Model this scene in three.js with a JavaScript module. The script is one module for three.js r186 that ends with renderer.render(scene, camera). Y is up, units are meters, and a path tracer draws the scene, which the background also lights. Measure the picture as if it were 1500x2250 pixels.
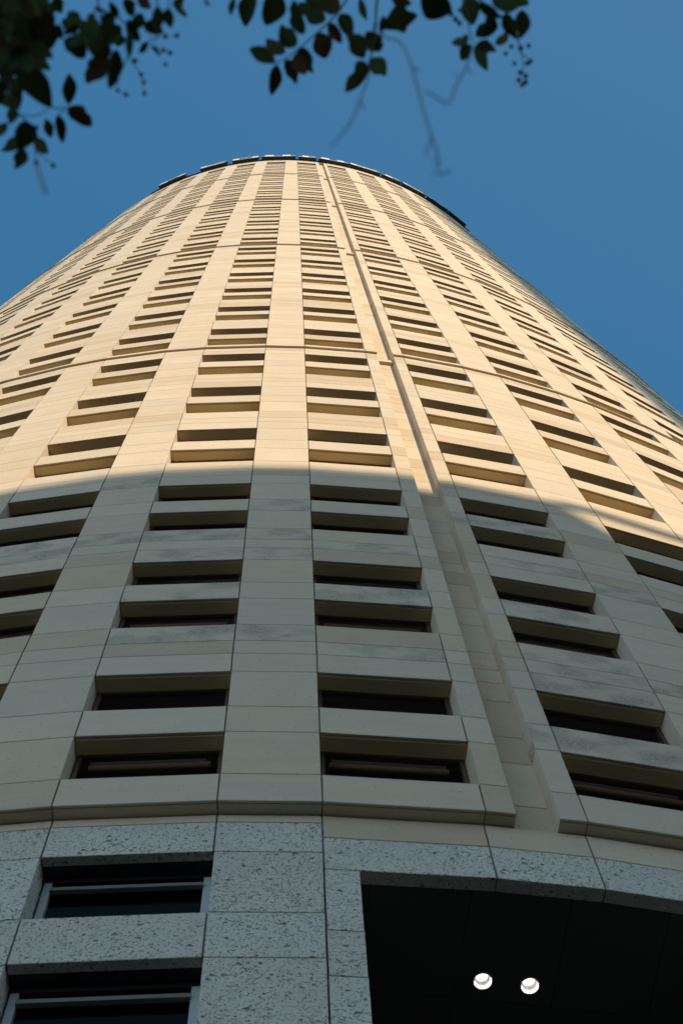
import * as THREE from 'three';
import { mergeGeometries } from 'three/addons/utils/BufferGeometryUtils.js';

// ---------------------------------------------------------------- camera, sky, sun, exposure
const D2R = Math.PI / 180;
const R = 25, EYE = 1.6, CAMZ = 31.679, Y0 = 14.294;         // tower radius, eye height, camera distance from the axis, height of the first ledge
const scene = new THREE.Scene();
const camera = new THREE.PerspectiveCamera(2 * Math.atan(1125 / 3185.8) / D2R, 682 / 1024, 0.05, 3000);
const yaw = 7.839 * D2R, pitch = 73.393 * D2R, roll = 6.292 * D2R;
const cFwd = new THREE.Vector3(Math.sin(yaw) * Math.cos(pitch), Math.sin(pitch), -Math.cos(yaw) * Math.cos(pitch));
const cR0 = new THREE.Vector3(Math.cos(yaw), 0, Math.sin(yaw));
const cU0 = new THREE.Vector3(-Math.sin(yaw) * Math.sin(pitch), Math.cos(pitch), Math.cos(yaw) * Math.sin(pitch));
const cRight = cR0.clone().multiplyScalar(Math.cos(roll)).addScaledVector(cU0, -Math.sin(roll));
const cUp = cR0.clone().multiplyScalar(Math.sin(roll)).addScaledVector(cU0, Math.cos(roll));
camera.position.set(0, EYE, CAMZ);
camera.quaternion.setFromRotationMatrix(new THREE.Matrix4().makeBasis(cRight, cUp, cFwd.clone().negate()));
camera.focus = 32; camera.userData.fStop = 4.2;
camera.updateMatrixWorld(true); camera.updateProjectionMatrix();

const SUN_AZ = 28 * D2R, SUN_EL = 25 * D2R;
const sunDir = new THREE.Vector3(Math.sin(SUN_AZ) * Math.cos(SUN_EL), Math.sin(SUN_EL), Math.cos(SUN_AZ) * Math.cos(SUN_EL));
{ // clear evening sky: deep blue overhead, paler towards the horizon, a broad glow round the low sun
  const W = 512, H = 256, px = new Float32Array(W * H * 4), v = new THREE.Vector3();
  const zen = [0.031, 0.150, 0.312], hor = [1.42, 1.98, 2.55], glow = [0.80, 0.75, 0.62];
  for (let j = 0; j < H; j++) for (let i = 0; i < W; i++) {
    const ph = ((i + 0.5) / W - 0.5) * 2 * Math.PI, el = ((j + 0.5) / H - 0.5) * Math.PI;
    v.set(Math.cos(ph) * Math.cos(el), Math.sin(el), Math.sin(ph) * Math.cos(el));
    const s = v.y < 0 ? 1 : v.y, t = Math.pow(1 - s, 2.9), g = Math.pow(Math.max(0, (1 + v.dot(sunDir)) / 2), 5) * (0.12 + 0.88 * t) * (v.y < 0 ? 0.1 : 1);
    for (let c = 0; c < 3; c++) px[(j * W + i) * 4 + c] = zen[c] + (hor[c] - zen[c]) * t + glow[c] * g;
    px[(j * W + i) * 4 + 3] = 1;
  }
  const sky = new THREE.DataTexture(px, W, H, THREE.RGBAFormat, THREE.FloatType);
  sky.mapping = THREE.EquirectangularReflectionMapping; sky.magFilter = sky.minFilter = THREE.LinearFilter; sky.needsUpdate = true;
  scene.background = sky; scene.environment = sky;
}
const sun = new THREE.DirectionalLight(new THREE.Color().setRGB(1, 0.815, 0.60), 4.5);
sun.target.position.set(0, 60, 0); sun.position.copy(sunDir).multiplyScalar(400).add(sun.target.position);
sun.castShadow = true; sun.shadow.mapSize.set(4096, 4096); sun.shadow.radius = 1;
Object.assign(sun.shadow.camera, { left: -120, right: 120, top: 120, bottom: -120, near: 1, far: 900 });
scene.add(sun, sun.target);
const renderer = new THREE.WebGLRenderer({ antialias: true });
renderer.toneMapping = THREE.LinearToneMapping; renderer.toneMappingExposure = 1.10;
renderer.shadowMap.enabled = true; renderer.shadowMap.type = THREE.PCFSoftShadowMap;

// ---------------------------------------------------------------- helpers
let seed = 20240611;
const rnd = () => { seed = (seed + 0x6d2b79f5) | 0; let t = Math.imul(seed ^ (seed >>> 15), 1 | seed); t = (t + Math.imul(t ^ (t >>> 7), 61 | t)) ^ t; return ((t ^ (t >>> 14)) >>> 0) / 4294967296; };
const rr = (a, b) => a + (b - a) * rnd();
const pick = (a) => a[Math.floor(rnd() * a.length)];
const used = {};
const numbered = (n) => { const c = used[n] = (used[n] ?? -1) + 1; return c ? n + '_' + String(c).padStart(3, '0') : n; };
function thing(name, label, category, group) {
  const o = new THREE.Group(); o.name = numbered(name); o.userData = { label, category }; if (group) o.userData.group = group; scene.add(o); return o;
}
function mesh(name, g, m, parent = scene) {
  const o = new THREE.Mesh(g, m); o.name = name; o.castShadow = o.receiveShadow = true; parent.add(o); return o;
}
// tileable value noise
function noiseGrid(n) { const a = new Float32Array(n * n); for (let i = 0; i < a.length; i++) a[i] = rnd(); return a; }
function sampleGrid(a, n, x, y) {
  const xi = Math.floor(x), yi = Math.floor(y), fx = x - xi, fy = y - yi, u = fx * fx * (3 - 2 * fx), w = fy * fy * (3 - 2 * fy);
  const x0 = ((xi % n) + n) % n, x1 = (x0 + 1) % n, y0 = ((yi % n) + n) % n, y1 = (y0 + 1) % n;
  return (a[y0 * n + x0] * (1 - u) + a[y0 * n + x1] * u) * (1 - w) + (a[y1 * n + x0] * (1 - u) + a[y1 * n + x1] * u) * w;
}
function fbmTile(N, fx, fy, oct) { // returns a field of N*N in about 0..1; fx, fy cells across at the first octave
  const out = new Float32Array(N * N); let amp = 1, tot = 0;
  for (let o = 0; o < oct; o++) {
    const cx = fx << o, cy = fy << o, n = Math.max(cx, cy), a = new Float32Array(n * n).map(() => rnd());
    for (let j = 0; j < N; j++) for (let i = 0; i < N; i++) {
      const x = i / N * cx, y = j / N * cy, xi = Math.floor(x), yi = Math.floor(y), p = x - xi, q = y - yi, u = p * p * (3 - 2 * p), w = q * q * (3 - 2 * q);
      const x1 = (xi + 1) % cx, y1 = (yi + 1) % cy;
      out[j * N + i] += amp * ((a[yi * n + xi] * (1 - u) + a[yi * n + x1] * u) * (1 - w) + (a[y1 * n + xi] * (1 - u) + a[y1 * n + x1] * u) * w);
    }
    tot += amp; amp *= 0.55;
  }
  for (let i = 0; i < out.length; i++) out[i] /= tot;
  return out;
}
const srgb = (l) => 255 * (l <= 0.0031308 ? 12.92 * l : 1.055 * Math.pow(l, 1 / 2.4) - 0.055);
function tex(N, fn, color) {
  const d = new Uint8Array(N * N * 4);
  for (let i = 0; i < N * N; i++) { const c = fn(i); for (let k = 0; k < 3; k++) d[i * 4 + k] = Math.max(0, Math.min(255, color ? srgb(Math.max(0, Math.min(1, c[k]))) : 255 * c[k])); d[i * 4 + 3] = 255; }
  const t = new THREE.DataTexture(d, N, N); t.wrapS = t.wrapT = THREE.RepeatWrapping; t.magFilter = THREE.LinearFilter; t.minFilter = THREE.LinearMipmapLinearFilter; t.generateMipmaps = true;
  if (color) t.colorSpace = THREE.SRGBColorSpace; t.needsUpdate = true; return t;
}
function stamps(N, count, r0, r1, stretch, pow = 2.5) { // field of small elongated pits, 0 none .. 1 deep
  const f = new Float32Array(N * N);
  for (let s = 0; s < count; s++) {
    const r = r0 + (r1 - r0) * Math.pow(rnd(), pow), e = rr(1, stretch), an = rr(-0.45, 0.45), cx = rnd() * N, cy = rnd() * N, ca = Math.cos(an), sa = Math.sin(an), dp = rr(0.45, 1), m = Math.ceil(r * e + 1), wob = rr(0, 6.3);
    for (let j = -m; j <= m; j++) for (let i = -m; i <= m; i++) {
      const u = (i * ca + j * sa) / (r * e), v = (-i * sa + j * ca) / r, q = Math.sqrt(u * u + v * v) * (1 + 0.25 * Math.sin(3 * Math.atan2(v, u) + wob));
      if (q >= 1) continue;
      const k = (((Math.round(cy) + j) % N + N) % N) * N + (((Math.round(cx) + i) % N + N) % N);
      f[k] = Math.max(f[k], dp * Math.min(1, (1 - q) * 2.2));
    }
  }
  return f;
}
// ---------------------------------------------------------------- stone and other materials (a texture tile is 3 m wide)
const TN = 1024, TILE = 3;
const nBand = fbmTile(TN, 3, 22, 5), nCloud = fbmTile(TN, 5, 5, 5), nFine = fbmTile(TN, 160, 160, 2), nBlot = fbmTile(TN, 7, 9, 6);
const pitsFew = stamps(TN, 900, 0.8, 3.2, 2.2, 5), spotsPale = stamps(TN, 150, 1, 3.2, 2.5, 2), pitsMany = stamps(TN, 21000, 0.8, 2.9, 1.8, 2.6), pitsBig = stamps(TN, 380, 3, 7.5, 1.8, 2.6), pitsStip = stamps(TN, 5200, 0.8, 2.4, 1.8, 3);
const mapSmooth = tex(TN, (i) => {
  const v = 0.90 + 0.11 * (nBand[i] - 0.5) + 0.12 * (nCloud[i] - 0.5) + 0.07 * (nFine[i] - 0.5), w = 0.10 * (nBand[i] - 0.5), p = 1 - 0.6 * pitsFew[i], s = spotsPale[i] * 0.12;
  return [(v + w * 0.4) * p + s, v * p + s, (v - w) * p + s];
}, true);
const bumpSmooth = tex(TN, (i) => { const h = 0.8 + 0.12 * (nFine[i] - 0.5) + 0.06 * (nBand[i] - 0.5) - 0.6 * pitsFew[i]; return [h, h, h]; });
const mapAlgae = tex(TN, (i) => {
  const v = 0.90 + 0.12 * (nBand[i] - 0.5) + 0.10 * (nCloud[i] - 0.5) + 0.07 * (nFine[i] - 0.5);
  const m = Math.max(0, Math.min(1, (nBlot[i] - 0.42) * 4)) * (0.22 + 0.40 * (nFine[i] > 0.52 ? 1 : 0.15) + 0.5 * pitsStip[i]), k = Math.min(0.75, m), p = 1 - 0.5 * pitsFew[i];
  return [(v * (1 - k) + 0.27 * k) * p, (v * (1 - k) + 0.33 * k) * p, (v * (1 - k) + 0.36 * k) * p];
}, true);
const mapRough = tex(TN, (i) => {
  const v = 0.92 + 0.14 * (nCloud[i] - 0.5) + 0.10 * (nFine[i] - 0.5) + 0.08 * (nBlot[i] - 0.5), p = Math.max(pitsMany[i] * (0.4 + 2.2 * Math.max(0, nBlot[i] - 0.3)), 0.9 * pitsBig[i]), k = Math.min(0.9, p * 0.95);
  return [v * (1 - k) + 0.13 * k, v * (1 - k) + 0.115 * k, v * (1 - k) + 0.085 * k];
}, true);
const bumpRough = tex(TN, (i) => { const h = Math.max(0, 0.92 + 0.10 * (nFine[i] - 0.5) - 0.55 * pitsMany[i] - 0.85 * pitsBig[i]); return [h, h, h]; });
const lin = (r, g, b) => new THREE.Color().setRGB(r, g, b);
const std = (c, o = {}) => new THREE.MeshStandardMaterial({ color: c, roughness: 0.9, ...o });
const smoothMat = (r, g, b) => std(lin(r, g, b), { map: mapSmooth, bumpMap: bumpSmooth, bumpScale: 0.004 });
const M = {
  lime: [smoothMat(0.68, 0.555, 0.380), smoothMat(0.655, 0.542, 0.378), smoothMat(0.70, 0.575, 0.400), smoothMat(0.665, 0.538, 0.360)],
  tan: [smoothMat(0.635, 0.502, 0.328), smoothMat(0.600, 0.472, 0.308)],
  algae: [std(lin(0.655, 0.542, 0.378), { map: mapAlgae, bumpMap: bumpSmooth, bumpScale: 0.004 })],
  rough: [std(lin(0.665, 0.63, 0.515), { map: mapRough, bumpMap: bumpRough, bumpScale: 0.02 }), std(lin(0.635, 0.59, 0.475), { map: mapRough, bumpMap: bumpRough, bumpScale: 0.018 })],
  mortar: std(lin(0.15, 0.135, 0.11)),
  bronze: std(lin(0.085, 0.055, 0.03), { roughness: 0.45, metalness: 0.3 }),
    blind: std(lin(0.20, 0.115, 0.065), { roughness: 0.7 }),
  head: std(lin(0.63, 0.47, 0.24)),  // ochre lining over the soffits; golden bounced light is put into this colour
  shade: std(lin(0.80, 0.70, 0.52)),  // cream of the added unseen blinds that bounce sun onto the window soffits
  rail: std(lin(0.42, 0.42, 0.52), { roughness: 0.35, metalness: 0.5 }),
  transom: std(lin(0.17, 0.17, 0.14), { roughness: 0.5 }),
  pale: std(lin(0.38, 0.42, 0.40), { roughness: 0.5 }),
  glass: new THREE.MeshPhysicalMaterial({ color: lin(0.94, 0.93, 0.90), roughness: 0.03, transmission: 1, thickness: 0, ior: 1.5, specularIntensity: 0.15 }),
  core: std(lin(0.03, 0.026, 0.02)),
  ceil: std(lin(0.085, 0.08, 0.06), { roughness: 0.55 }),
  black: std(lin(0.012, 0.012, 0.013), { roughness: 0.5 }),
  white: std(lin(0.72, 0.70, 0.68), { roughness: 0.5 }),
  concrete: std(lin(0.07, 0.069, 0.066), { map: mapSmooth }),
  grey: std(lin(0.34, 0.33, 0.31), { map: mapSmooth }),
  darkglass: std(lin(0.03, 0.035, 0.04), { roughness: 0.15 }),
};

// ---------------------------------------------------------------- stone blocks
// A block in its own frame: x along the wall, y up from its bottom edge, z outwards with the face at 0. Section profile run along x, ends tapered towards the axis.
function blockGeo({ x0, x1, h, depth = 0.3, groove = false, lip = 0, taper = 0.02, c = 0.005, uo = 0, vo = 0 }) {
  const P = [[-depth, h], [-c, h], [0, h - c], [lip, c], [lip - c, 0]];
  if (groove) P.push([-0.026, 0], [-0.026, 0.012], [-0.038, 0.012], [-0.038, 0]);
  P.push([-depth, 0]);
  const cut = (z, y) => (z > lip * (1 - y / h) - c * 0.5 ? c : 0), XL = (z, y) => x0 + cut(z, y) - Math.min(0, z) * taper, XR = (z, y) => x1 - cut(z, y) + Math.min(0, z) * taper;
  const pos = [], nor = [], uv = [];
  const put = (a, n, u) => { pos.push(...a); nor.push(...n); uv.push((u[0] + uo) / TILE, (u[1] + vo) / TILE); };
  let run = 0;
  for (let i = 0; i + 1 < P.length; i++) {
    const [z0, y0] = P[i], [z1, y1] = P[i + 1], l = Math.hypot(z1 - z0, y1 - y0); if (l < 1e-6) continue;
    const n = [0, -(z1 - z0) / l * -1, 0]; n[1] = (z1 - z0) / l; n[2] = -(y1 - y0) / l; // outward for a profile that goes top-back, front, bottom-back
    const A = [XL(z0, y0), y0, z0], B = [XR(z0, y0), y0, z0], C = [XR(z1, y1), y1, z1], Dq = [XL(z1, y1), y1, z1], N = [0, n[1], n[2]];
    const uA = [A[0], -run], uB = [B[0], -run], uC = [C[0], -run - l], uD = [Dq[0], -run - l];
    put(A, N, uA); put(Dq, N, uD); put(C, N, uC); put(A, N, uA); put(C, N, uC); put(B, N, uB); run += l;
  }
  const tri = THREE.ShapeUtils.triangulateShape(P.map(([z, y]) => new THREE.Vector2(z, y)), []);
  for (const [a, b, d] of tri) for (const s of [-1, 1]) {
    const q = s < 0 ? [a, b, d] : [a, d, b], X = s < 0 ? XL : XR;
    const v3 = q.map((k) => [X(P[k][0], P[k][1]), P[k][1], P[k][0]]);
    const e1 = [0, 1, 2].map((k) => v3[1][k] - v3[0][k]), e2 = [0, 1, 2].map((k) => v3[2][k] - v3[0][k]);
    const cx = e1[1] * e2[2] - e1[2] * e2[1], flip = cx * s < 0;
    for (const k of flip ? [0, 2, 1] : [0, 1, 2]) put(v3[k], [s, 0, 0], [v3[k][2] + 0.7, v3[k][1]]);
  }
  const g = new THREE.BufferGeometry();
  g.setAttribute('position', new THREE.Float32BufferAttribute(pos, 3)); g.setAttribute('normal', new THREE.Float32BufferAttribute(nor, 3)); g.setAttribute('uv', new THREE.Float32BufferAttribute(uv, 2));
  return g;
}
const geoCache = new Map();
function cachedBlock(o, variant) {
  const key = JSON.stringify([o.x0, o.x1, o.h, o.depth, o.groove, o.lip, o.taper].map((v) => typeof v === 'number' ? +v.toFixed(4) : v)) + variant;
  if (!geoCache.has(key)) geoCache.set(key, blockGeo({ ...o, uo: (variant * 0.83) % TILE, vo: (variant * 1.37) % TILE }));
  return geoCache.get(key);
}
const box = (w, h, d, x = 0, y = 0, z = 0) => new THREE.BoxGeometry(w, h, d).translate(x, y, z);
const frameAt = (ang, ap, y, z = 0) => new THREE.Matrix4().makeRotationY(ang).setPosition(Math.sin(ang) * (ap + z), y, Math.cos(ang) * (ap + z));
function placed(o, ang, ap, y, z = 0) { o.rotation.y = ang; o.position.set(Math.sin(ang) * (ap + z), y, Math.cos(ang) * (ap + z)); return o; }

// ---------------------------------------------------------------- tower layout (angles in degrees from the line to the camera)
const A0 = 0.978, BAY = 6, OM = 3.6586, PIER = BAY - OM;
const K0 = -8, K1 = 7;                                  // bays built in detail
const F = 4.1917, SEC = 24.995, TOPH = 119.95;
const LS = 0.572, LH = 1.561, US = 2.219, UH = 3.218, J2 = 3.780, J1 = 4.2015;
const wC = (k) => (A0 + BAY * k + OM / 2) * D2R, pC = (k) => (A0 + BAY * k - PIER / 2) * D2R;
const wW = 2 * R * Math.sin(OM / 2 * D2R), wAp = R * Math.cos(OM / 2 * D2R), pW = 2 * R * Math.sin(PIER / 2 * D2R), pAp = R * Math.cos(PIER / 2 * D2R);
const floors = []; // {base, sec, first, last}
for (let s = 0; s < 5; s++) for (let i = 0; i < (s < 4 ? 6 : 4); i++) floors.push({ b: s * SEC + i * F, first: i === 0, last: i === (s < 4 ? 5 : 3), s });
const JT = 0.012;                                       // joint width
const rowsOf = (f) => { // horizontal courses of one floor, from its lower sill course up: [name, y0, y1]
  const b = f.b, lo = b + (f.first ? 0 : J1 - F);
  let end2 = b + J1, j2 = b + J2, uh = b + UH;
  if (f.last && f.s < 4) { end2 = (f.s + 1) * SEC; j2 = b + UH + (end2 - b - UH) * 0.53; }
  if (f.last && f.s === 4) { uh = 117.33; j2 = 118.62; end2 = TOPH; }
  return { sill: [lo, b + LS], low: [b + LS, b + LH], mid: [b + LH, b + US], up: [b + US, uh], lintel: [uh, j2], band: [j2, end2] };
};
const tower = thing('round_office_tower', 'tall round limestone office tower with stacked strip windows, upper floors in golden sun', 'building');
const stones = { pier_stone: [], spandrel_stone: [], channel_stone: [], base_stone: [] };
const tmpV = new THREE.Vector3();
function imageSize(p, w, h) { // how large a piece shows, 0 when out of the frame
  tmpV.copy(p).project(camera); if (tmpV.z > 1 || Math.abs(tmpV.x) > 1.12 || Math.abs(tmpV.y) > 1.12) return 0;
  const d = p.distanceTo(camera.position), e = Math.abs(p.y - EYE) / d; return w * h * Math.sqrt(1 - e * e) / (d * d);
}
function addStone(kind, ang, ap, y, o, mat, zoff = 0) {
  const p = new THREE.Vector3(Math.sin(ang) * ap, y + o.h / 2, Math.cos(ang) * ap);
  stones[kind].push({ ang, ap, y, o, mat, zoff, size: imageSize(p, o.x1 - o.x0, o.h) });
}
const chooseMat = (row, b) => {
  const q = b > 12.5 ? rnd() * 0.80 : rnd();
  if (row === 'low' || row === 'up') return q < 0.90 ? pick(M.lime) : M.tan[0];
  if (row === 'sillwin' || row === 'mid') return q < 0.64 ? pick(M.lime) : q < 0.88 ? pick(M.tan) : M.algae[0];
  return q < 0.58 ? pick(M.lime) : q < 0.90 ? pick(M.tan) : M.algae[0];
};
const mossy = new Set(['p0s2', 'p0l1', 's0b1', 's1b1', 's-1s2', 's-2s2', 's-2b1', 's-1m1', 's0b0', 'p0s1', 's1m1']); // courses that carry a dark green-grey film in the photograph
const mortarParts = [];
const plate = (ang, ap, x0, x1, y0, y1, z = -0.013, d = 0.19) => mortarParts.push(box(x1 - x0, y1 - y0, d, (x0 + x1) / 2, (y0 + y1) / 2, z - d / 2).applyMatrix4(frameAt(ang, ap, Y0)));
const CH0 = -0.2055, CH1 = 0.2306, CHZ = -0.20;         // the recessed channel in the pier between bays 0 and 1
for (const f of floors) {
  const rows = rowsOf(f);
  for (let k = K0; k <= K1 + 1; k++) {                  // piers
    for (const [name, [y0, y1]] of Object.entries(rows)) {
      const h = y1 - y0 - JT, lip = name === 'sill' && f.first && f.s > 0 ? 0.06 : 0;
      const spans = k === 1 ? [[-pW / 2 + JT / 2, CH0], [CH1, pW / 2 - JT / 2]] : [[-pW / 2 + JT / 2, pW / 2 - JT / 2]];
      for (const [x0, x1] of spans) addStone('pier_stone', pC(k), pAp, Y0 + y0 + JT / 2, { x0, x1, h, lip, groove: lip > 0 || (name === 'sill' && f.first), taper: k === 1 ? 0 : 0.0262 }, mossy.has('p' + k + name[0] + Math.round(f.b / F)) && name !== 'low' ? M.algae[0] : chooseMat(name, f.b));
      if (k === 1) addStone('channel_stone', pC(k), pAp, Y0 + y0 + JT / 2, { x0: CH0 - 0.01, x1: CH1 + 0.01, h, depth: 0.1, taper: 0 }, rnd() < 0.5 ? pick(M.lime) : pick(M.tan), CHZ);
    }
    if (k === 1 && f.first && f.s > 0) addStone('channel_stone', pC(k), pAp, Y0 + f.b - 0.30, { x0: CH0 - 0.006, x1: CH1 + 0.006, h: 0.3, depth: 0.2, taper: 0 }, M.lime[2], -0.11);
  }
  for (let k = K0; k <= K1; k++) {                      // spandrels above, between and below the windows
    const x0 = -wW / 2 + JT / 2, x1 = wW / 2 - JT / 2;
    for (const name of ['sill', 'mid', 'lintel', 'band']) {
      const [y0, y1] = rows[name], lip = name === 'sill' && f.first && f.s > 0 ? 0.06 : 0;
      addStone('spandrel_stone', wC(k), wAp, Y0 + y0 + JT / 2, { x0, x1, h: y1 - y0 - JT, lip, groove: name === 'mid' || name === 'lintel' || (name === 'sill' && f.first), taper: 0.02 }, mossy.has('s' + k + name[0] + Math.round(f.b / F)) ? M.algae[0] : chooseMat(name === 'sill' ? 'sillwin' : name, f.b));
    }
  }
}
for (let s = 0; s < 5; s++) {                           // mortar behind the joints
  const y0 = s * SEC + 0.02, y1 = s < 4 ? (s + 1) * SEC - 0.02 : TOPH - 0.02;
  for (let k = K0; k <= K1 + 1; k++) {
    if (k === 1) { plate(pC(k), pAp, -pW / 2 + 0.02, CH0 - 0.03, y0, y1); plate(pC(k), pAp, CH1 + 0.03, pW / 2 - 0.02, y0, y1); plate(pC(k), pAp, CH0 - 0.02, CH1 + 0.02, y0, y1, CHZ - 0.013, 0.08); }
    else plate(pC(k), pAp, -pW / 2 + 0.02, pW / 2 - 0.02, y0, y1);
  }
}
for (const f of floors) for (let k = K0; k <= K1; k++) {
  const r = rowsOf(f);
  plate(wC(k), wAp, -wW / 2 - 0.01, wW / 2 + 0.01, r.mid[0] + 0.03, r.mid[1] - 0.02);
  plate(wC(k), wAp, -wW / 2 - 0.01, wW / 2 + 0.01, r.lintel[0] + 0.03, r.band[1] - (f.last ? 0.02 : 0));
  plate(wC(k), wAp, -wW / 2 - 0.01, wW / 2 + 0.01, r.sill[0] + (f.first ? 0.03 : 0), r.sill[1] - 0.02);
}

// ---------------------------------------------------------------- base storeys (set back under the ledge) and the entrance
const RB = 24.85, bwW = 2 * RB * Math.sin(OM / 2 * D2R), bwAp = RB * Math.cos(OM / 2 * D2R), bpW = 2 * RB * Math.sin(PIER / 2 * D2R), bpAp = RB * Math.cos(PIER / 2 * D2R);
const baseCourses = [['top', -0.148, -0.004], ['lintel', -0.705, -0.148]];
{ let y = -0.705; const per = [['win', 1.02], ['sill', 0.672]]; let n = 0; while (y > -13.6) { const [nm, h] = per[n % 2]; baseCourses.push([nm, Math.max(y - h, -14.28), y]); y -= h; n++; } if (y > -14.28) baseCourses.push(['foot', -14.28, y]); }
const baseWindows = [];
const ENT = [1, 1];                                     // the entrance takes bays 0 and 1 and the pier between them
for (let k = -5; k <= 5; k++) {
  for (const [nm, y0, y1] of baseCourses) {             // piers; the pier between bays 0 and 1 is cut out by the entrance
    const rough = nm !== 'top', mat = () => rough ? pick(M.rough) : pick(M.lime);
    if (k !== 1) addStone('base_stone', pC(k), bpAp, Y0 + y0 + JT / 2, { x0: -bpW / 2 + JT / 2, x1: bpW / 2 - JT / 2, h: y1 - y0 - JT, taper: 0.0262 }, mat());
    if (k !== 0 && k !== 1 && nm !== 'win' && k < 5) addStone('base_stone', wC(k), bwAp, Y0 + y0 + JT / 2, { x0: -bwW / 2 + JT / 2, x1: bwW / 2 - JT / 2, h: y1 - y0 - JT, depth: nm === 'top' ? 0.3 : 0.10, taper: 0.02 }, mat());
    if (k !== 0 && k !== 1 && nm === 'win' && k < 5) baseWindows.push([k, y0, y1]);
  }
  if (k !== 1) plate(pC(k), bpAp, -bpW / 2 + 0.02, bpW / 2 - 0.02, -14.2, -0.02);
  if (k !== 0 && k !== 1 && k < 5) for (const [nm, y0, y1] of baseCourses) if (nm !== 'win') plate(wC(k), bwAp, -bwW / 2 - 0.01, bwW / 2 + 0.01, y0 + (nm === 'top' ? 0 : 0.03), y1 - (nm === 'top' || nm === 'lintel' ? 0.01 : 0.02), -0.013, 0.08);
}
const facets = [[wC(0), bwAp, bwW], [pC(1), bpAp, bpW], [wC(1), bwAp, bwW]];
facets.forEach(([a, ap, w], i) => {
  addStone('base_stone', a, ap, Y0 - 0.425 + JT / 2, { x0: -w / 2 + JT / 2, x1: w / 2 - JT / 2, h: 0.421 - JT, taper: 0.02 }, i === 0 ? M.tan[1] : M.lime[i]);
  addStone('base_stone', a, ap, Y0 - 1.0 + JT / 2, { x0: -w / 2 + JT / 2, x1: w / 2 - JT / 2, h: 0.575 - JT, depth: 0.14, taper: 0.02, c: 0.006 }, M.rough[0]);
  plate(a, ap, -w / 2 - 0.01, w / 2 + 0.01, -0.97, -0.02, -0.013, 0.11);
});
for (const [k, s] of [[0, -1], [1, 1]]) {               // narrow jambs of the entrance
  const jw = 0.75 / OM * bwW, x0 = s < 0 ? -bwW / 2 + JT / 2 : bwW / 2 - jw, x1 = s < 0 ? -bwW / 2 + jw : bwW / 2 - JT / 2;
  let y = -1.0; for (const h of [0.985, 0.655, 1.03, 0.66, 1.03, 0.66, 1.03, 0.66, 1.03, 0.66, 1.03, 0.66, 1.03, 0.66, 1.03]) { const y1 = Math.max(y - h, -14.28); addStone('base_stone', wC(k), bwAp, Y0 + y1 + JT / 2, { x0, x1, h: y - y1 - JT, depth: 0.5, taper: 0 }, pick(M.rough)); y = y1; if (y <= -14.27) break; }
  plate(wC(k), bwAp, x0 + 0.02, x1 - 0.02, -14.2, -1.02, -0.013, 0.4);
}

// ---------------------------------------------------------------- stones: the 300 that show largest of each kind as parts, the rest joined
const LIMIT = 300;
for (const [kind, list] of Object.entries(stones)) {
  list.sort((a, b) => b.size - a.size);
  const restGeo = [];
  list.forEach((s, i) => {
    const variant = Math.floor(rnd() * 7);
    if (i < LIMIT && (s.size > 0 || kind === 'base_stone')) { placed(mesh(kind, cachedBlock(s.o, variant), s.mat, tower), s.ang, s.ap, s.y, s.zoff); return; }
    const g = blockGeo({ ...s.o, uo: rnd() * TILE, vo: rnd() * TILE }); g.applyMatrix4(frameAt(s.ang, s.ap, s.y, s.zoff));
    const c = s.mat.color, n = g.attributes.position.count, col = new Float32Array(n * 3); for (let q = 0; q < n; q++) { col[q * 3] = c.r; col[q * 3 + 1] = c.g; col[q * 3 + 2] = c.b; }
    g.setAttribute('color', new THREE.BufferAttribute(col, 3)); restGeo.push(g);
  });
  if (restGeo.length) mesh('upper_' + kind, mergeGeometries(restGeo), new THREE.MeshStandardMaterial({ vertexColors: true, roughness: 0.9, map: mapSmooth, bumpMap: bumpSmooth, bumpScale: 0.004 }), tower).userData.kind = 'stuff';
}
mesh('mortar', mergeGeometries(mortarParts), M.mortar, tower).userData.kind = 'stuff';

// ---------------------------------------------------------------- windows of the shaft
const GZ = -0.225;                                      // glass depth behind the wall face
const frameGeo = (w, h) => mergeGeometries([box(w, 0.05, 0.06, 0, 0.025, 0), box(w, 0.05, 0.06, 0, h - 0.025, 0), box(0.05, h - 0.1, 0.06, -w / 2 + 0.025, h / 2, 0), box(0.05, h - 0.1, 0.06, w / 2 - 0.025, h / 2, 0)]);
const WIN = [];
for (const f of floors) { const r = rowsOf(f); for (let k = K0; k <= K1; k++) for (const t of ['low', 'up']) { const [y0, y1] = r[t]; const p = new THREE.Vector3(Math.sin(wC(k)) * R, Y0 + (y0 + y1) / 2, Math.cos(wC(k)) * R); WIN.push({ k, t, y0, h: y1 - y0, fl: f.b, size: imageSize(p, wW, y1 - y0) }); } }
WIN.sort((a, b) => b.size - a.size);
const winGeo = {}, ww = wW - 0.03, restW = [], restP = [], restB = [], restH = [];
const headGeo = box(wW - 0.01, 0.008, 0.175, 0, 0, -0.1325), blindGeo = new THREE.CylinderGeometry(0.045, 0.045, 1.30, 12).rotateZ(Math.PI / 2), railGeo = box(1.24, 0.03, 0.02), bounceBlindGeo = box(1.44, 0.92, 0.004);
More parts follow.
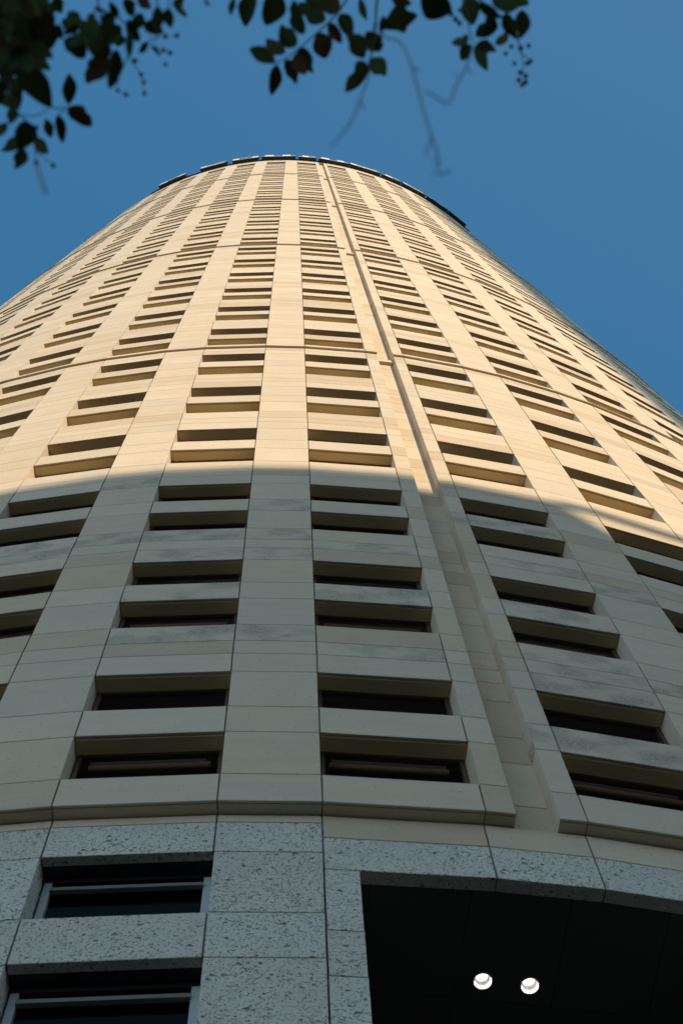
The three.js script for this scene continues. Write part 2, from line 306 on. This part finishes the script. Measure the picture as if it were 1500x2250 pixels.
WIN.forEach((w, i) => {
  const h = w.h + 0.02, key = h.toFixed(3), ang = wC(w.k);
  winGeo[key] ??= { frame: frameGeo(ww, h), pane: box(ww - 0.09, h - 0.09, 0.008, 0, h / 2, 0) };
  const y = Y0 + w.y0 - 0.01;
  if (i < 300) {
    const m = placed(mesh('window', winGeo[key].frame, M.bronze, tower), ang, wAp, y, GZ - 0.03);
    mesh('pane', winGeo[key].pane, M.glass, m); mesh('head_panel', headGeo, M.head, m).position.set(0, w.h + 0.006, -GZ + 0.03);  // added lining under the lintel, tinted with the gold of bounced light
    if (w.t === 'low' && w.fl > 12) mesh('added_bounce_blind', bounceBlindGeo, M.shade, m).position.set(0, h / 2, -0.06);  // unseen blind added on the sunlit floors to throw sun up onto the soffit
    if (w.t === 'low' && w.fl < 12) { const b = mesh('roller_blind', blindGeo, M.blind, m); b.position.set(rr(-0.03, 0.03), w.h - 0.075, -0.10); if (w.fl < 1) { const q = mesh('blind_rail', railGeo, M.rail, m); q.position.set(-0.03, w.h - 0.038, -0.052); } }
  } else {
    const mt = frameAt(ang, wAp, y, GZ - 0.03);
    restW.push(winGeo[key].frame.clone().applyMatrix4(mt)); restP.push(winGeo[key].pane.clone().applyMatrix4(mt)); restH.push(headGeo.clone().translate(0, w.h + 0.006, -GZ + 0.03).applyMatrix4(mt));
    if (w.t === 'low') restB.push(bounceBlindGeo.clone().translate(0, h / 2, -0.06).applyMatrix4(mt));  // same added blind, out of sight, there for its bounce
  }
});
for (const [nm, l, m] of [['upper_windows', restW, M.bronze], ['upper_panes', restP, M.glass], ['upper_added_bounce_blinds', restB, M.shade], ['upper_bounce_tint_panels', restH, M.head]]) mesh(nm, mergeGeometries(l), m, tower).userData.kind = 'stuff';  // joined blinds are added bounce surfaces; joined soffit panels carry bounced-light gold
// windows of the base: pale metal frames with a transom
for (const [k, y0, y1] of baseWindows) {
  const w = bwW - 0.02, h = y1 - y0 + 0.02, tr = h - 0.21;
  const m = new THREE.Group(); m.name = 'base_window'; tower.add(m); placed(m, wC(k), bwAp, Y0 + y0 - 0.01, -0.27);
  for (const q of [-1, 1]) mesh('stile', box(0.07, h - 0.12, 0.06, q * (w / 2 - 0.05), h / 2, 0), M.pale, m);
  mesh('pane', box(w - 0.14, h - 0.1, 0.008, 0, h / 2, 0), M.glass, m); mesh('transom', box(w - 0.17, 0.05, 0.05, 0, tr, 0.034), M.transom, m); mesh('frame_head', box(w, 0.06, 0.06, 0, h - 0.03, 0), M.black, m); mesh('frame_sill', box(w, 0.06, 0.06, 0, 0.03, 0), M.black, m);
  mesh('head_panel', box(w + 0.01, 0.30, 0.15, 0, h + 0.17, 0.09), M.black, m); mesh('sill_panel', box(w + 0.01, 0.25, 0.15, 0, -0.14, 0.09), M.black, m);
}
// dark inside, closed rear, roof
const cyl = (r0, r1, h, y, t0 = 0, tl = Math.PI * 2, open = true, seg = 96) => new THREE.CylinderGeometry(r0, r1, h, seg, 1, open, t0, tl).translate(0, y + h / 2, 0);
mesh('inner_core', mergeGeometries([cyl(23.55, 23.55, TOPH + 0.1, Y0 - 0.2, 0, Math.PI * 2, false), cyl(20.5, 20.5, Y0 - 0.3, 0.1, 0, Math.PI * 2, false)]), M.core, tower);
const shellT0 = (A0 + BAY * (K1 + 1)) * D2R, shellTL = Math.PI * 2 - shellT0 + (A0 + BAY * K0 - PIER) * D2R;
const shellMat = std(lin(0.64, 0.57, 0.46), { map: mapSmooth.clone(), side: THREE.DoubleSide }); shellMat.map.repeat.set(30, 40); shellMat.map.needsUpdate = true;
mesh('rear_wall', cyl(R, R, TOPH, Y0, shellT0, shellTL), shellMat, tower);
mesh('rear_base_wall', cyl(RB, RB, Y0 - 0.02, 0.01, (A0 + BAY * 5) * D2R, Math.PI * 2 - (A0 + BAY * 5) * D2R + (A0 - BAY * 5 - PIER) * D2R), shellMat, tower);
mesh('ledge_soffit_slab', new THREE.RingGeometry(23.6, 24.72, 96, 1).rotateX(Math.PI / 2).translate(0, Y0 + 0.05, 0), M.core, tower);
{ const pr = [[24.6, TOPH + 0.001], [25.03, TOPH + 0.001], [25.03, TOPH + 0.12], [24.6, TOPH + 0.14]].map(([x, y]) => new THREE.Vector2(x, y + Y0)); mesh('coping', new THREE.LatheGeometry(pr, 120), M.lime[2], tower); }
mesh('roof', new THREE.CircleGeometry(24.7, 96).rotateX(-Math.PI / 2).translate(0, Y0 + TOPH - 0.6, 0), M.concrete, tower);
mesh('parapet_inner', cyl(24.65, 24.65, 0.9, Y0 + TOPH - 0.8), M.concrete, tower);

// ---------------------------------------------------------------- entrance recess with a dark panelled ceiling
{
  const AL = 5.84 * D2R, cg = [];
  const porch = new THREE.Group(); porch.name = 'entrance_porch'; tower.add(porch); porch.rotation.y = AL; // porch frame: x sideways, z out along the entrance axis
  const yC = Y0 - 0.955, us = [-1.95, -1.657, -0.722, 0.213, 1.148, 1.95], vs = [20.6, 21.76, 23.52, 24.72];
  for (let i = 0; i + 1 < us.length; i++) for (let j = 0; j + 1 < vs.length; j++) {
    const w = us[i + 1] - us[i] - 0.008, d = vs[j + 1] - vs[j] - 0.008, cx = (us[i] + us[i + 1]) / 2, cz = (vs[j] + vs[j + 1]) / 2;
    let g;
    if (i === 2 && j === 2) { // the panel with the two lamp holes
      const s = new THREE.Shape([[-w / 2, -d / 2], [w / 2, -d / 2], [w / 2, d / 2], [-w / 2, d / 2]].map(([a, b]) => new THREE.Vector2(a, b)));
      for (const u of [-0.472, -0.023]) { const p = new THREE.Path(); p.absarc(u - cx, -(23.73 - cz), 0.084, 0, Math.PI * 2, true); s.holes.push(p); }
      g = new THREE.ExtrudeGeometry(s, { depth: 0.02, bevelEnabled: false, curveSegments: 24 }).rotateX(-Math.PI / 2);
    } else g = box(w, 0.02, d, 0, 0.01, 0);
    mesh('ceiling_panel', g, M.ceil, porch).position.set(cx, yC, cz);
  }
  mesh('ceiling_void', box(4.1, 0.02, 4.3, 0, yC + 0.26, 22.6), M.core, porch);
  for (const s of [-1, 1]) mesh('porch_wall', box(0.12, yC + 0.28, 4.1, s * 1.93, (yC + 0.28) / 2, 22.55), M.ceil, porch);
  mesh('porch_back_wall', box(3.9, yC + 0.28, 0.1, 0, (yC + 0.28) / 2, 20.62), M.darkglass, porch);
  [-0.472, -0.023].forEach((u, i) => {
    const t = thing('downlight', i ? 'lit round recessed ceiling lamp in the dark porch, the one farther from the stone jamb' : 'lit round recessed ceiling lamp in the dark porch, the one closer to the stone jamb', 'lamp', 'porch ceiling lamps');
    const p = new THREE.Vector3(u, yC, 23.73).applyAxisAngle(new THREE.Vector3(0, 1, 0), AL); t.position.copy(p);
    mesh('trim_ring', new THREE.LatheGeometry([[0.083, 0.004], [0.095, -0.001], [0.095, -0.005], [0.082, -0.006], [0.0815, 0.004]].map(([x, y]) => new THREE.Vector2(x, y)), 32), M.white, t);
    mesh('reflector', new THREE.LatheGeometry([[0.0825, 0], [0.070, 0.055], [0.060, 0.085]].map(([x, y]) => new THREE.Vector2(x, y)), 32), new THREE.MeshStandardMaterial({ color: lin(0.36, 0.33, 0.315), roughness: 0.9, side: THREE.DoubleSide }), t);
    mesh('lens', new THREE.CylinderGeometry(0.062, 0.062, 0.006, 32).translate(0, 0.088, 0), new THREE.MeshStandardMaterial({ color: 0xffffff, emissive: new THREE.Color(1, 0.96, 0.92), emissiveIntensity: 1.7 }), t);
    const l = new THREE.SpotLight(new THREE.Color(1, 0.94, 0.87), 5, 0, 1.15, 0.6, 2); l.position.set(0, 0.078, 0); l.target.position.set(0, -5, 0); l.castShadow = true; l.shadow.radius = 2.5; t.add(l, l.target);
  });
}

// ---------------------------------------------------------------- letters round the top
{
  const sign = thing('rooftop_sign', 'ring of black sided white faced block letters along the tower parapet', 'sign');
  const yb = Y0 + TOPH + 0.16, H = 2.3, r0 = 25.06, D = 0.28;
  const L = [[-28, -22, 'n'], [-18.9, -13.3, 'full'], [-12.2, -6.8, 'o'], [-6.2, 0.7, 'u'], [1.2, 4.85, 'r'], [5.3, 11.6, 'u'], [11.8, 18.2, 'full'], [18.5, 22.7, 'r'], [23.2, 28.4, 'full'], [28.8, 33.8, 'u'], [34.2, 38.7, 'full']];
  for (const [a0, a1, t] of L) {
    const a = (a0 + a1) / 2 * D2R, w = 2 * r0 * Math.sin((a1 - a0) / 2 * D2R), s = [];
    if (t === 'full') s.push([0, 0, 1, 0.22], [0, 0.22, 0.24, 1], [0.24, 0.4, 0.9, 0.6], [0.24, 0.8, 1, 1]);
    if (t === 'o') s.push([0, 0, 1, 0.2], [0, 0.2, 0.26, 1], [0.74, 0.2, 1, 1], [0.26, 0.8, 0.74, 1]);
    if (t === 'u') s.push([0.0, 0, 1, 0.22], [0.08, 0.22, 0.36, 1], [0.6, 0.22, 0.86, 1]);
    if (t === 'r') s.push([0, 0, 1, 0.22], [0.2, 0.22, 0.6, 1], [0.6, 0.78, 1, 1]);
    if (t === 'n') s.push([0, 0, 0.3, 1], [0.7, 0, 1, 1], [0.3, 0.7, 0.7, 1], [0.3, 0, 0.7, 0.15]);
    const body = mergeGeometries(s.map(([x0, y0, x1, y1]) => box((x1 - x0) * w, (y1 - y0) * H, D, ((x0 + x1) / 2 - 0.5) * w, (y0 + y1) / 2 * H, D / 2)));
    const face = mergeGeometries(s.map(([x0, y0, x1, y1]) => box((x1 - x0) * w - 0.05, (y1 - y0) * H - (y0 ? 0 : 0.05), 0.012, ((x0 + x1) / 2 - 0.5) * w, (y0 + y1) / 2 * H + (y0 ? 0 : 0.025), D + 0.008)));
    const g = mesh('letter', body, M.black, sign); g.rotation.y = a; g.position.set(Math.sin(a) * r0, yb, Math.cos(a) * r0);
    mesh('face', face, M.white, g);
    for (const x of [-0.3, 0.3]) mesh('bracket', box(0.06, 0.05, 0.3, x * w, -0.03, 0.02), M.black, g);
  }
  const pr = [[24.9, 0], [25.12, 0], [25.12, 0.09], [24.9, 0.09], [24.9, 0]].map(([x, y]) => new THREE.Vector2(x, y + Y0 + TOPH + 0.15));
  mesh('raceway', new THREE.LatheGeometry(pr, 60, -30 * D2R, 70 * D2R), M.black, sign);
}

// ---------------------------------------------------------------- ground and the neighbours that shade the tower
{
  const g = new THREE.PlaneGeometry(1600, 1600).rotateX(-Math.PI / 2); const uv = g.attributes.uv; for (let i = 0; i < uv.count; i++) uv.setXY(i, uv.getX(i) * 400, uv.getY(i) * 400);
  const o = mesh('ground', g, M.concrete); o.userData = { kind: 'structure' };
}
function blockBuilding(name, label, boxes, bandH) {
  const t = thing(name, label, 'building');
  for (const [x0, x1, y0, y1, z0, z1, win] of boxes) {
    mesh('wall', box(x1 - x0, y1 - y0, z1 - z0, (x0 + x1) / 2, (y0 + y1) / 2, (z0 + z1) / 2), M.grey, t);
    if (win) for (let y = y0 + bandH * 0.5; y + bandH * 0.5 < y1; y += bandH) mesh('window_band', box(x1 - x0 - 1.2, bandH * 0.45, 0.1, (x0 + x1) / 2, y + bandH * 0.25, z0 - 0.02), M.darkglass, t);
  }
  return t;
}
{ // low block across the street: its roof edge draws the shadow line over the lower floors; a slab tower to the right shades the far side
  const towards = (deg, h, Z) => { const p = new THREE.Vector3(R * Math.sin(deg * D2R), Y0 + h, R * Math.cos(deg * D2R)); return p.addScaledVector(sunDir, (Z - p.z) / sunDir.z); };
  const H = towards(-1.47, 12.72, 72).y, X = towards(11.6, 12.4, 72).x, XT = towards(28.6, 60, 130).x, HT = towards(28.6, 128, 130).y;
  const t = blockBuilding('street_block', 'grey flat roofed block across the street that shades the tower foot', [[X - 30, X, 0, H, 72, 96, true], [X, X + 26, 0, H - 1.34, 72.004, 96, true]], 3.9);
  mesh('roof_beam', box(26, 0.34, 0.3, X + 13.01, H + 0.10, 72.16), M.grey, t);
  for (const x of [8, 16, 24]) mesh('roof_post', box(0.2, 1.25, 0.2, X + x, H - 0.71, 72.16), M.grey, t);
  const s = new THREE.Shape([[0, 0], [0.85, 0], [0.05, 1.15], [0, 1.15]].map(([x, y]) => new THREE.Vector2(x, y)));
  mesh('roof_fin', new THREE.ExtrudeGeometry(s, { depth: 4, bevelEnabled: false }).translate(X + 0.002, H - 1.338, 72.05), M.grey, t);
  blockBuilding('neighbour_tower', 'tall grey slab tower whose edge shades the side of the round tower', [[XT, XT + 40, 0, HT, 100, 130, true]], 4);
}

// ---------------------------------------------------------------- the street tree overhead
const ray = (x, y) => new THREE.Vector3().addScaledVector(cRight, (x - 750) / 3185.8).addScaledVector(cUp, -(y - 1125) / 3185.8).add(cFwd).normalize();
const at = (x, y, d) => ray(x, y).multiplyScalar(d).add(camera.position);
{
  const tree = thing('street_tree', 'dark leafed street tree with berries reaching over from above', 'tree');
  const bark = std(lin(0.20, 0.165, 0.125), { map: mapSmooth }), twigMat = std(lin(0.12, 0.10, 0.075));
  const leafMats = [[0.048, 0.078, 0.022], [0.040, 0.066, 0.020], [0.062, 0.074, 0.022], [0.100, 0.048, 0.022]].map((c) => new THREE.MeshPhysicalMaterial({ color: lin(...c), roughness: 0.9, specularIntensity: 0.3, side: THREE.DoubleSide }));
  const leafGeo = (fold, curl, fat, bite) => { // a blade of unit length along +y and unit width, folded along the midrib, its edge wavy and here and there bitten
    const pos = [], idx = [], n = 16, ph = rnd() * 6, bl = rr(0.35, 0.8), bs = rnd() < 0.5 ? 0 : 1, lean = rr(-0.12, 0.12);
    for (let i = 0; i <= n; i++) {
      const t = i / n, w = 0.5 * Math.pow(Math.max(0, Math.sin(Math.PI * Math.pow(t, fat))), 0.75), z = curl * (t - 0.5) * (t - 0.5), mid = lean * Math.sin(Math.PI * t);
      const e = [0, 1].map((q) => w * (1 + 0.08 * Math.sin(t * 7 + ph + q * 2.1)) * (bite && q === bs ? 1 - bite * Math.exp(-Math.pow((t - bl) * 7, 2)) : 1));
      pos.push(mid - e[0], t, z + fold * e[0], mid, t, z, mid + e[1], t, z + fold * e[1]);
    }
    for (let i = 0; i < n; i++) for (let s = 0; s < 2; s++) { const a = i * 3 + s; idx.push(a, a + 1, a + 4, a, a + 4, a + 3); }
    const g = new THREE.BufferGeometry(); g.setAttribute('position', new THREE.Float32BufferAttribute(pos, 3)); g.setIndex(idx); g.computeVertexNormals();
    g.setAttribute('uv', new THREE.Float32BufferAttribute(new Float32Array(pos.length / 3 * 2), 2)); return g;
  };
  const leafGeos = [leafGeo(0.25, 0.2, 0.9, 0), leafGeo(0.4, -0.25, 0.75, 0.35), leafGeo(0.15, 0.5, 1.05, 0), leafGeo(0.7, 0.1, 0.85, 0), leafGeo(0.5, 0.6, 0.7, 0.5), leafGeo(0.3, -0.5, 0.95, 0.25), leafGeo(0.2, 0.3, 0.8, 0), leafGeo(0.9, 0.2, 0.9, 0.4)];
  let nLeaf = 0;
  function leaf(bx, by, tx, ty, wpx, d) {
    const b = at(bx, by, d), t = at(tx, ty, d + rr(-0.05, 0.05)), Yv = t.clone().sub(b), l = Yv.length(); Yv.normalize();
    const Zv = ray((bx + tx) / 2, (by + ty) / 2).negate().addScaledVector(cRight, rr(-0.35, 0.35)).addScaledVector(cUp, rr(-0.35, 0.35)); Zv.addScaledVector(Yv, -Zv.dot(Yv)).normalize(); if (rnd() < 0.5) Zv.negate();
    const Xv = new THREE.Vector3().crossVectors(Yv, Zv), w = wpx / 3185.8 * d * 1.08;
    const m = mesh('leaf', pick(leafGeos), rnd() < 0.1 ? leafMats[3] : leafMats[nLeaf % 3], tree); nLeaf++;
    m.matrixAutoUpdate = true; m.quaternion.setFromRotationMatrix(new THREE.Matrix4().makeBasis(Xv, Yv, Zv)); m.position.copy(b); m.scale.set(w, l, w * 0.5);
    return b;
  }
  const tube = (pts, r0, r1, seg = 6) => { // a tapering limb through points
    const cv = new THREE.CatmullRomCurve3(pts), n = Math.max(6, pts.length * 4), fr = cv.computeFrenetFrames(n), pos = [], idx = [], uv = [];
    for (let i = 0; i <= n; i++) { const p = cv.getPointAt(i / n), r = r0 + (r1 - r0) * i / n; for (let j = 0; j <= seg; j++) { const a = j / seg * Math.PI * 2, q = p.clone().addScaledVector(fr.normals[i], Math.cos(a) * r).addScaledVector(fr.binormals[i], Math.sin(a) * r); pos.push(q.x, q.y, q.z); uv.push(j / seg, i / n * 3); } }
    for (let i = 0; i < n; i++) for (let j = 0; j < seg; j++) { const a = i * (seg + 1) + j, b = a + seg + 1; idx.push(a, b, a + 1, a + 1, b, b + 1); }
    const g = new THREE.BufferGeometry(); g.setAttribute('position', new THREE.Float32BufferAttribute(pos, 3)); g.setAttribute('uv', new THREE.Float32BufferAttribute(uv, 2)); g.setIndex(idx); g.computeVertexNormals(); return g;
  };
  const berryGeo = new THREE.SphereGeometry(0.5, 8, 6);
  const berry = (x, y, d) => { const m = mesh('berry', berryGeo, twigMat, tree); m.position.copy(at(x, y, d)); m.scale.setScalar(rr(9, 12) / 3185.8 * d); };
  // leaves in view: base x, y, tip x, y, width (photo pixels)
  const DR = 3.3, DL = 3.0;
  const right = [[605, 138, 546, 106, 30], [608, 141, 596, 210, 26], [624, 118, 585, 83, 32], [650, 102, 616, 53, 36], [665, 76, 645, -2, 32], [628, 130, 650, 186, 26], [647, 118, 671, 164, 28], [660, 104, 688, 161, 30], [696, 69, 714, 129, 40], [714, 46, 655, 5, 36], [554, -14, 540, 60, 38], [612, -22, 584, 56, 46], [515, -5, 507, 35, 13], [750, 20, 690, -2, 44], [721, 50, 750, 95, 24], [748, 30, 774, 84, 30], [788, -4, 806, 44, 20], [800, 127, 762, 74, 36], [826, 112, 803, 68, 36], [820, 102, 843, 97, 20], [802, 137, 757, 204, 36], [811, 130, 848, 168, 34], [834, 62, 919, 34, 36], [872, 8, 888, 72, 42], [843, 34, 836, 78, 12], [922, -8, 992, 24, 54], [1028, 83, 989, 95, 22], [1035, 98, 1012, 132, 26], [1041, 100, 1069, 156, 24], [1045, 98, 1090, 114, 24], [1022, -6, 1038, 56, 38], [1088, 40, 1043, 80, 38], [1114, 75, 1084, 96, 24], [1080, -2, 1163, 10, 48], [1148, 22, 1140, 86, 32], [1108, 28, 1138, 88, 26], [1052, 6, 1100, 40, 20], [860, -6, 905, 8, 24], [670, -8, 735, 18, 34]];
  const left = [[216, 78, 168, 46, 34], [131, 85, 130, 52, 26], [52, 128, 114, 237, 52], [152, 160, 150, 230, 27], [150, 80, 188, 128, 42], [214, 58, 226, 142, 42], [226, 130, 189, 184, 36], [241, 2, 262, 38, 15], [276, -4, 291, 38, 26], [254, 52, 224, 102, 38], [312, 28, 292, 62, 30], [346, 14, 340, 77, 24], [316, 54, 360, 72, 28], [368, 18, 378, 62, 24], [387, 8, 409, 41, 22], [280, 42, 307, 92, 24], [283, 62, 284, 128, 16], [256, 108, 240, 196, 32], [326, 92, 304, 116, 15], [333, 100, 353, 124, 11], [236, 108, 197, 178, 38], [149, 237, 204, 277, 36], [128, 252, 139, 315, 21], [100, 260, 112, 303, 19], [31, 232, 20, 274, 22], [62, 266, 40, 332, 42], [74, 300, 109, 337, 26], [42, 302, 3, 332, 24], [53, 326, 33, 372, 28], [48, 286, 87, 278, 22], [14, 268, -8, 300, 22], [300, -8, 330, 20, 22], [405, -6, 380, 14, 18], [450, -4, 462, 10, 14], [120, -5, 136, 30, 24]];
  for (const [a, b, c, d, w] of right) leaf(a, b, c, d, w, DR + rr(-0.12, 0.12));
  for (const [a, b, c, d, w] of left) leaf(a, b, c, d, w, DL + rr(-0.12, 0.12));
  for (let i = 0; i < 105; i++) { // the dense corner
    const x = rr(-20, 112), y = rr(-20, 150 - Math.max(0, x - 70) * 0.4), a = rr(0.3, 2.8), l = rr(44, 70); leaf(x - Math.cos(a) * l / 2, y - Math.sin(a) * l / 2, Math.min(118, x + Math.cos(a) * l / 2), y + Math.sin(a) * l / 2, rr(24, 36), DL + rr(-0.25, 0.35));
  }
  for (let i = 0; i < 26; i++) { const x = rr(150, 262), y = rr(40, 128), a = rr(0.4, 2.7), l = rr(34, 56); leaf(x - Math.cos(a) * l / 2, y - Math.sin(a) * l / 2, x + Math.cos(a) * l / 2, y + Math.sin(a) * l / 2, rr(18, 28), DL + rr(-0.15, 0.25)); }
  for (let i = 0; i < 16; i++) { const x = rr(-10, 40), y = rr(130, 232), a = rr(0.6, 2.4), l = rr(40, 60); leaf(x - Math.cos(a) * l / 2, y - Math.sin(a) * l / 2, Math.min(46, x + Math.cos(a) * l / 2), Math.min(238, y + Math.sin(a) * l / 2), rr(22, 32), DL + rr(-0.2, 0.3)); }
  for (let i = 0; i < 70; i++) { // the crown goes on overhead and behind, out of the frame
    const x = rr(-260, 1350), y = rr(-520, -45), a = rr(0, 6.3), l = rr(46, 72); leaf(x, y, x + Math.cos(a) * l, Math.min(-22, y + Math.sin(a) * l), rr(24, 38), 3.15 + rr(-0.3, 0.4));
  }
  const bR = [[1330, 580], [1040, 680], [1150, 805], [1312, 805], [1355, 775], [1225, 920], [1295, 965], [1205, 1015], [1290, 1045], [1245, 1080], [1230, 610], [1110, 590], [460, 130], [405, 245], [455, 295], [350, 180]];
  for (const [x, y] of bR) berry(930 + x / 5.77, y / 5.77, DR);
  const bL = [[800, 85], [1025, 500], [1180, 490], [995, 690], [1085, 725], [1025, 885], [690, 1025], [725, 1125], [735, 1285], [485, 1300], [365, 1240], [605, 835]];
  for (const [x, y] of bL) berry(200 + x / 6.25, y / 6.25, DL);
  for (const [x, y] of [[500, 985], [735, 1025], [10, 500]]) berry(x / 6.25, 200 + y / 6.25, DL);
  for (const [x, y] of [[220, 22], [212, 20], [228, 24]]) berry(x, y, DL);
  const P = (l, d) => l.map(([x, y, dd]) => at(x, y, dd ?? d));
  const twig = (l, d, w0, w1) => mesh('twig', tube(P(l, d), w0 / 3185.8 * d / 2, w1 / 3185.8 * d / 2), twigMat, tree);
  // stems that carry the leaves
  twig([[838, -60], [826, 20], [824, 75], [813, 130], [811, 165]], DR, 7, 3); twig([[826, 40], [800, 128]], DR, 3, 2);
  twig([[790, -60], [748, 20], [721, 50], [690, 78], [660, 104], [627, 128], [606, 140]], DR, 6, 2.5);
  twig([[1000, -60], [1022, 20], [1032, 70], [1040, 100]], DR, 5, 2.5); twig([[1020, -40], [1070, 15], [1110, 45], [1140, 95], [1142, 115], [1160, 128]], DR, 6, 2.5); twig([[1142, 100], [1148, 140], [1150, 180]], DR, 2, 1.5);
  twig([[210, -40], [218, 20], [224, 55], [222, 110]], DL, 5, 3); twig([[232, 30], [262, 40], [282, 64], [284, 125], [310, 165], [317, 205]], DL, 4, 1.5); twig([[280, 125], [258, 195], [277, 208]], DL, 3, 1.5); twig([[340, -30], [350, 40], [345, 85], [325, 95]], DL, 4, 2); twig([[325, 85], [365, 80], [390, 78]], DL, 2, 1.5); twig([[370, -20], [372, 30]], DL, 3, 2);
  twig([[60, -40], [70, 60], [60, 130], [112, 236], [150, 236], [128, 252]], DL, 7, 2.5); twig([[20, 150], [30, 235], [60, 268], [75, 300], [80, 355]], DL, 5, 2); twig([[75, 330], [118, 362]], DL, 2, 1.5); twig([[42, 252], [75, 255], [108, 240]], DL, 2.5, 2);
  // bare shoots that hang closer to the lens
  const DB = 2.05;
  twig([[833, 68, DR - 0.1], [852, 84, 2.7], [880, 94, 2.5], [905, 150, 2.3], [935, 260, 2.15], [948, 300, 2.1], [963, 350], [964, 380], [953, 401], [944, 396]], DB, 6, 4);
  twig([[948, 298], [940, 325], [935, 342]], DB, 4, 3); twig([[961, 382], [975, 382], [990, 374]], DB, 4, 3); twig([[904, 150, 2.3], [922, 155, 2.3]], 2.3, 4, 3); twig([[958, 352], [952, 362]], DB, 3, 3);
  twig([[811, 165, DR], [800, 195, 2.6], [790, 222, 2.3], [760, 288, DB], [734, 330, DB], [724, 326, DB]], DB, 5, 4); twig([[790, 220, 2.3], [800, 240, 2.3]], 2.3, 3, 3);
  twig([[1036, 105, DR], [1022, 150, 2.5], [1000, 190, 2.3], [972, 232, DB], [952, 232, DB], [934, 200, DB]], DB, 5, 4); twig([[1024, 145, 2.5], [1036, 163, 2.4]], 2.4, 3, 3); twig([[1006, 168, 2.3], [995, 162, 2.3]], 2.3, 3, 3);
  twig([[80, 358, 2.5], [88, 384, 2.0], [102, 424, 1.9]], 1.9, 6, 6);
  // trunk behind the camera and the limbs that reach over
  const f = new THREE.Vector3(-1.3, 0, CAMZ + 2.6), fork = new THREE.Vector3(-1.15, 2.3, CAMZ + 2.35);
  mesh('trunk', tube([f, new THREE.Vector3(-1.28, 1.1, CAMZ + 2.5), fork], 0.14, 0.10, 12), bark, tree);
  const limb = (pts, r0, r1) => mesh('branch', tube([fork, ...pts], r0, r1, 8), bark, tree);
  limb([new THREE.Vector3(-0.8, 3.3, CAMZ + 1.7), at(60, -420, 3.3), at(60, -40, DL)], 0.07, 0.004);
  limb([new THREE.Vector3(-0.6, 3.3, CAMZ + 1.6), at(400, -420, 3.4), at(210, -40, DL)], 0.06, 0.003);
  limb([new THREE.Vector3(-0.4, 3.4, CAMZ + 1.5), at(780, -460, 3.4), at(820, -55, DR)], 0.07, 0.004);
  limb([new THREE.Vector3(-0.3, 3.3, CAMZ + 1.6), at(1150, -420, 3.5), at(1010, -55, DR)], 0.06, 0.003);
  limb([new THREE.Vector3(-1.4, 3.6, CAMZ + 2.6), new THREE.Vector3(-1.2, 4.6, CAMZ + 2.3)], 0.06, 0.01);
}
renderer.render(scene, camera);
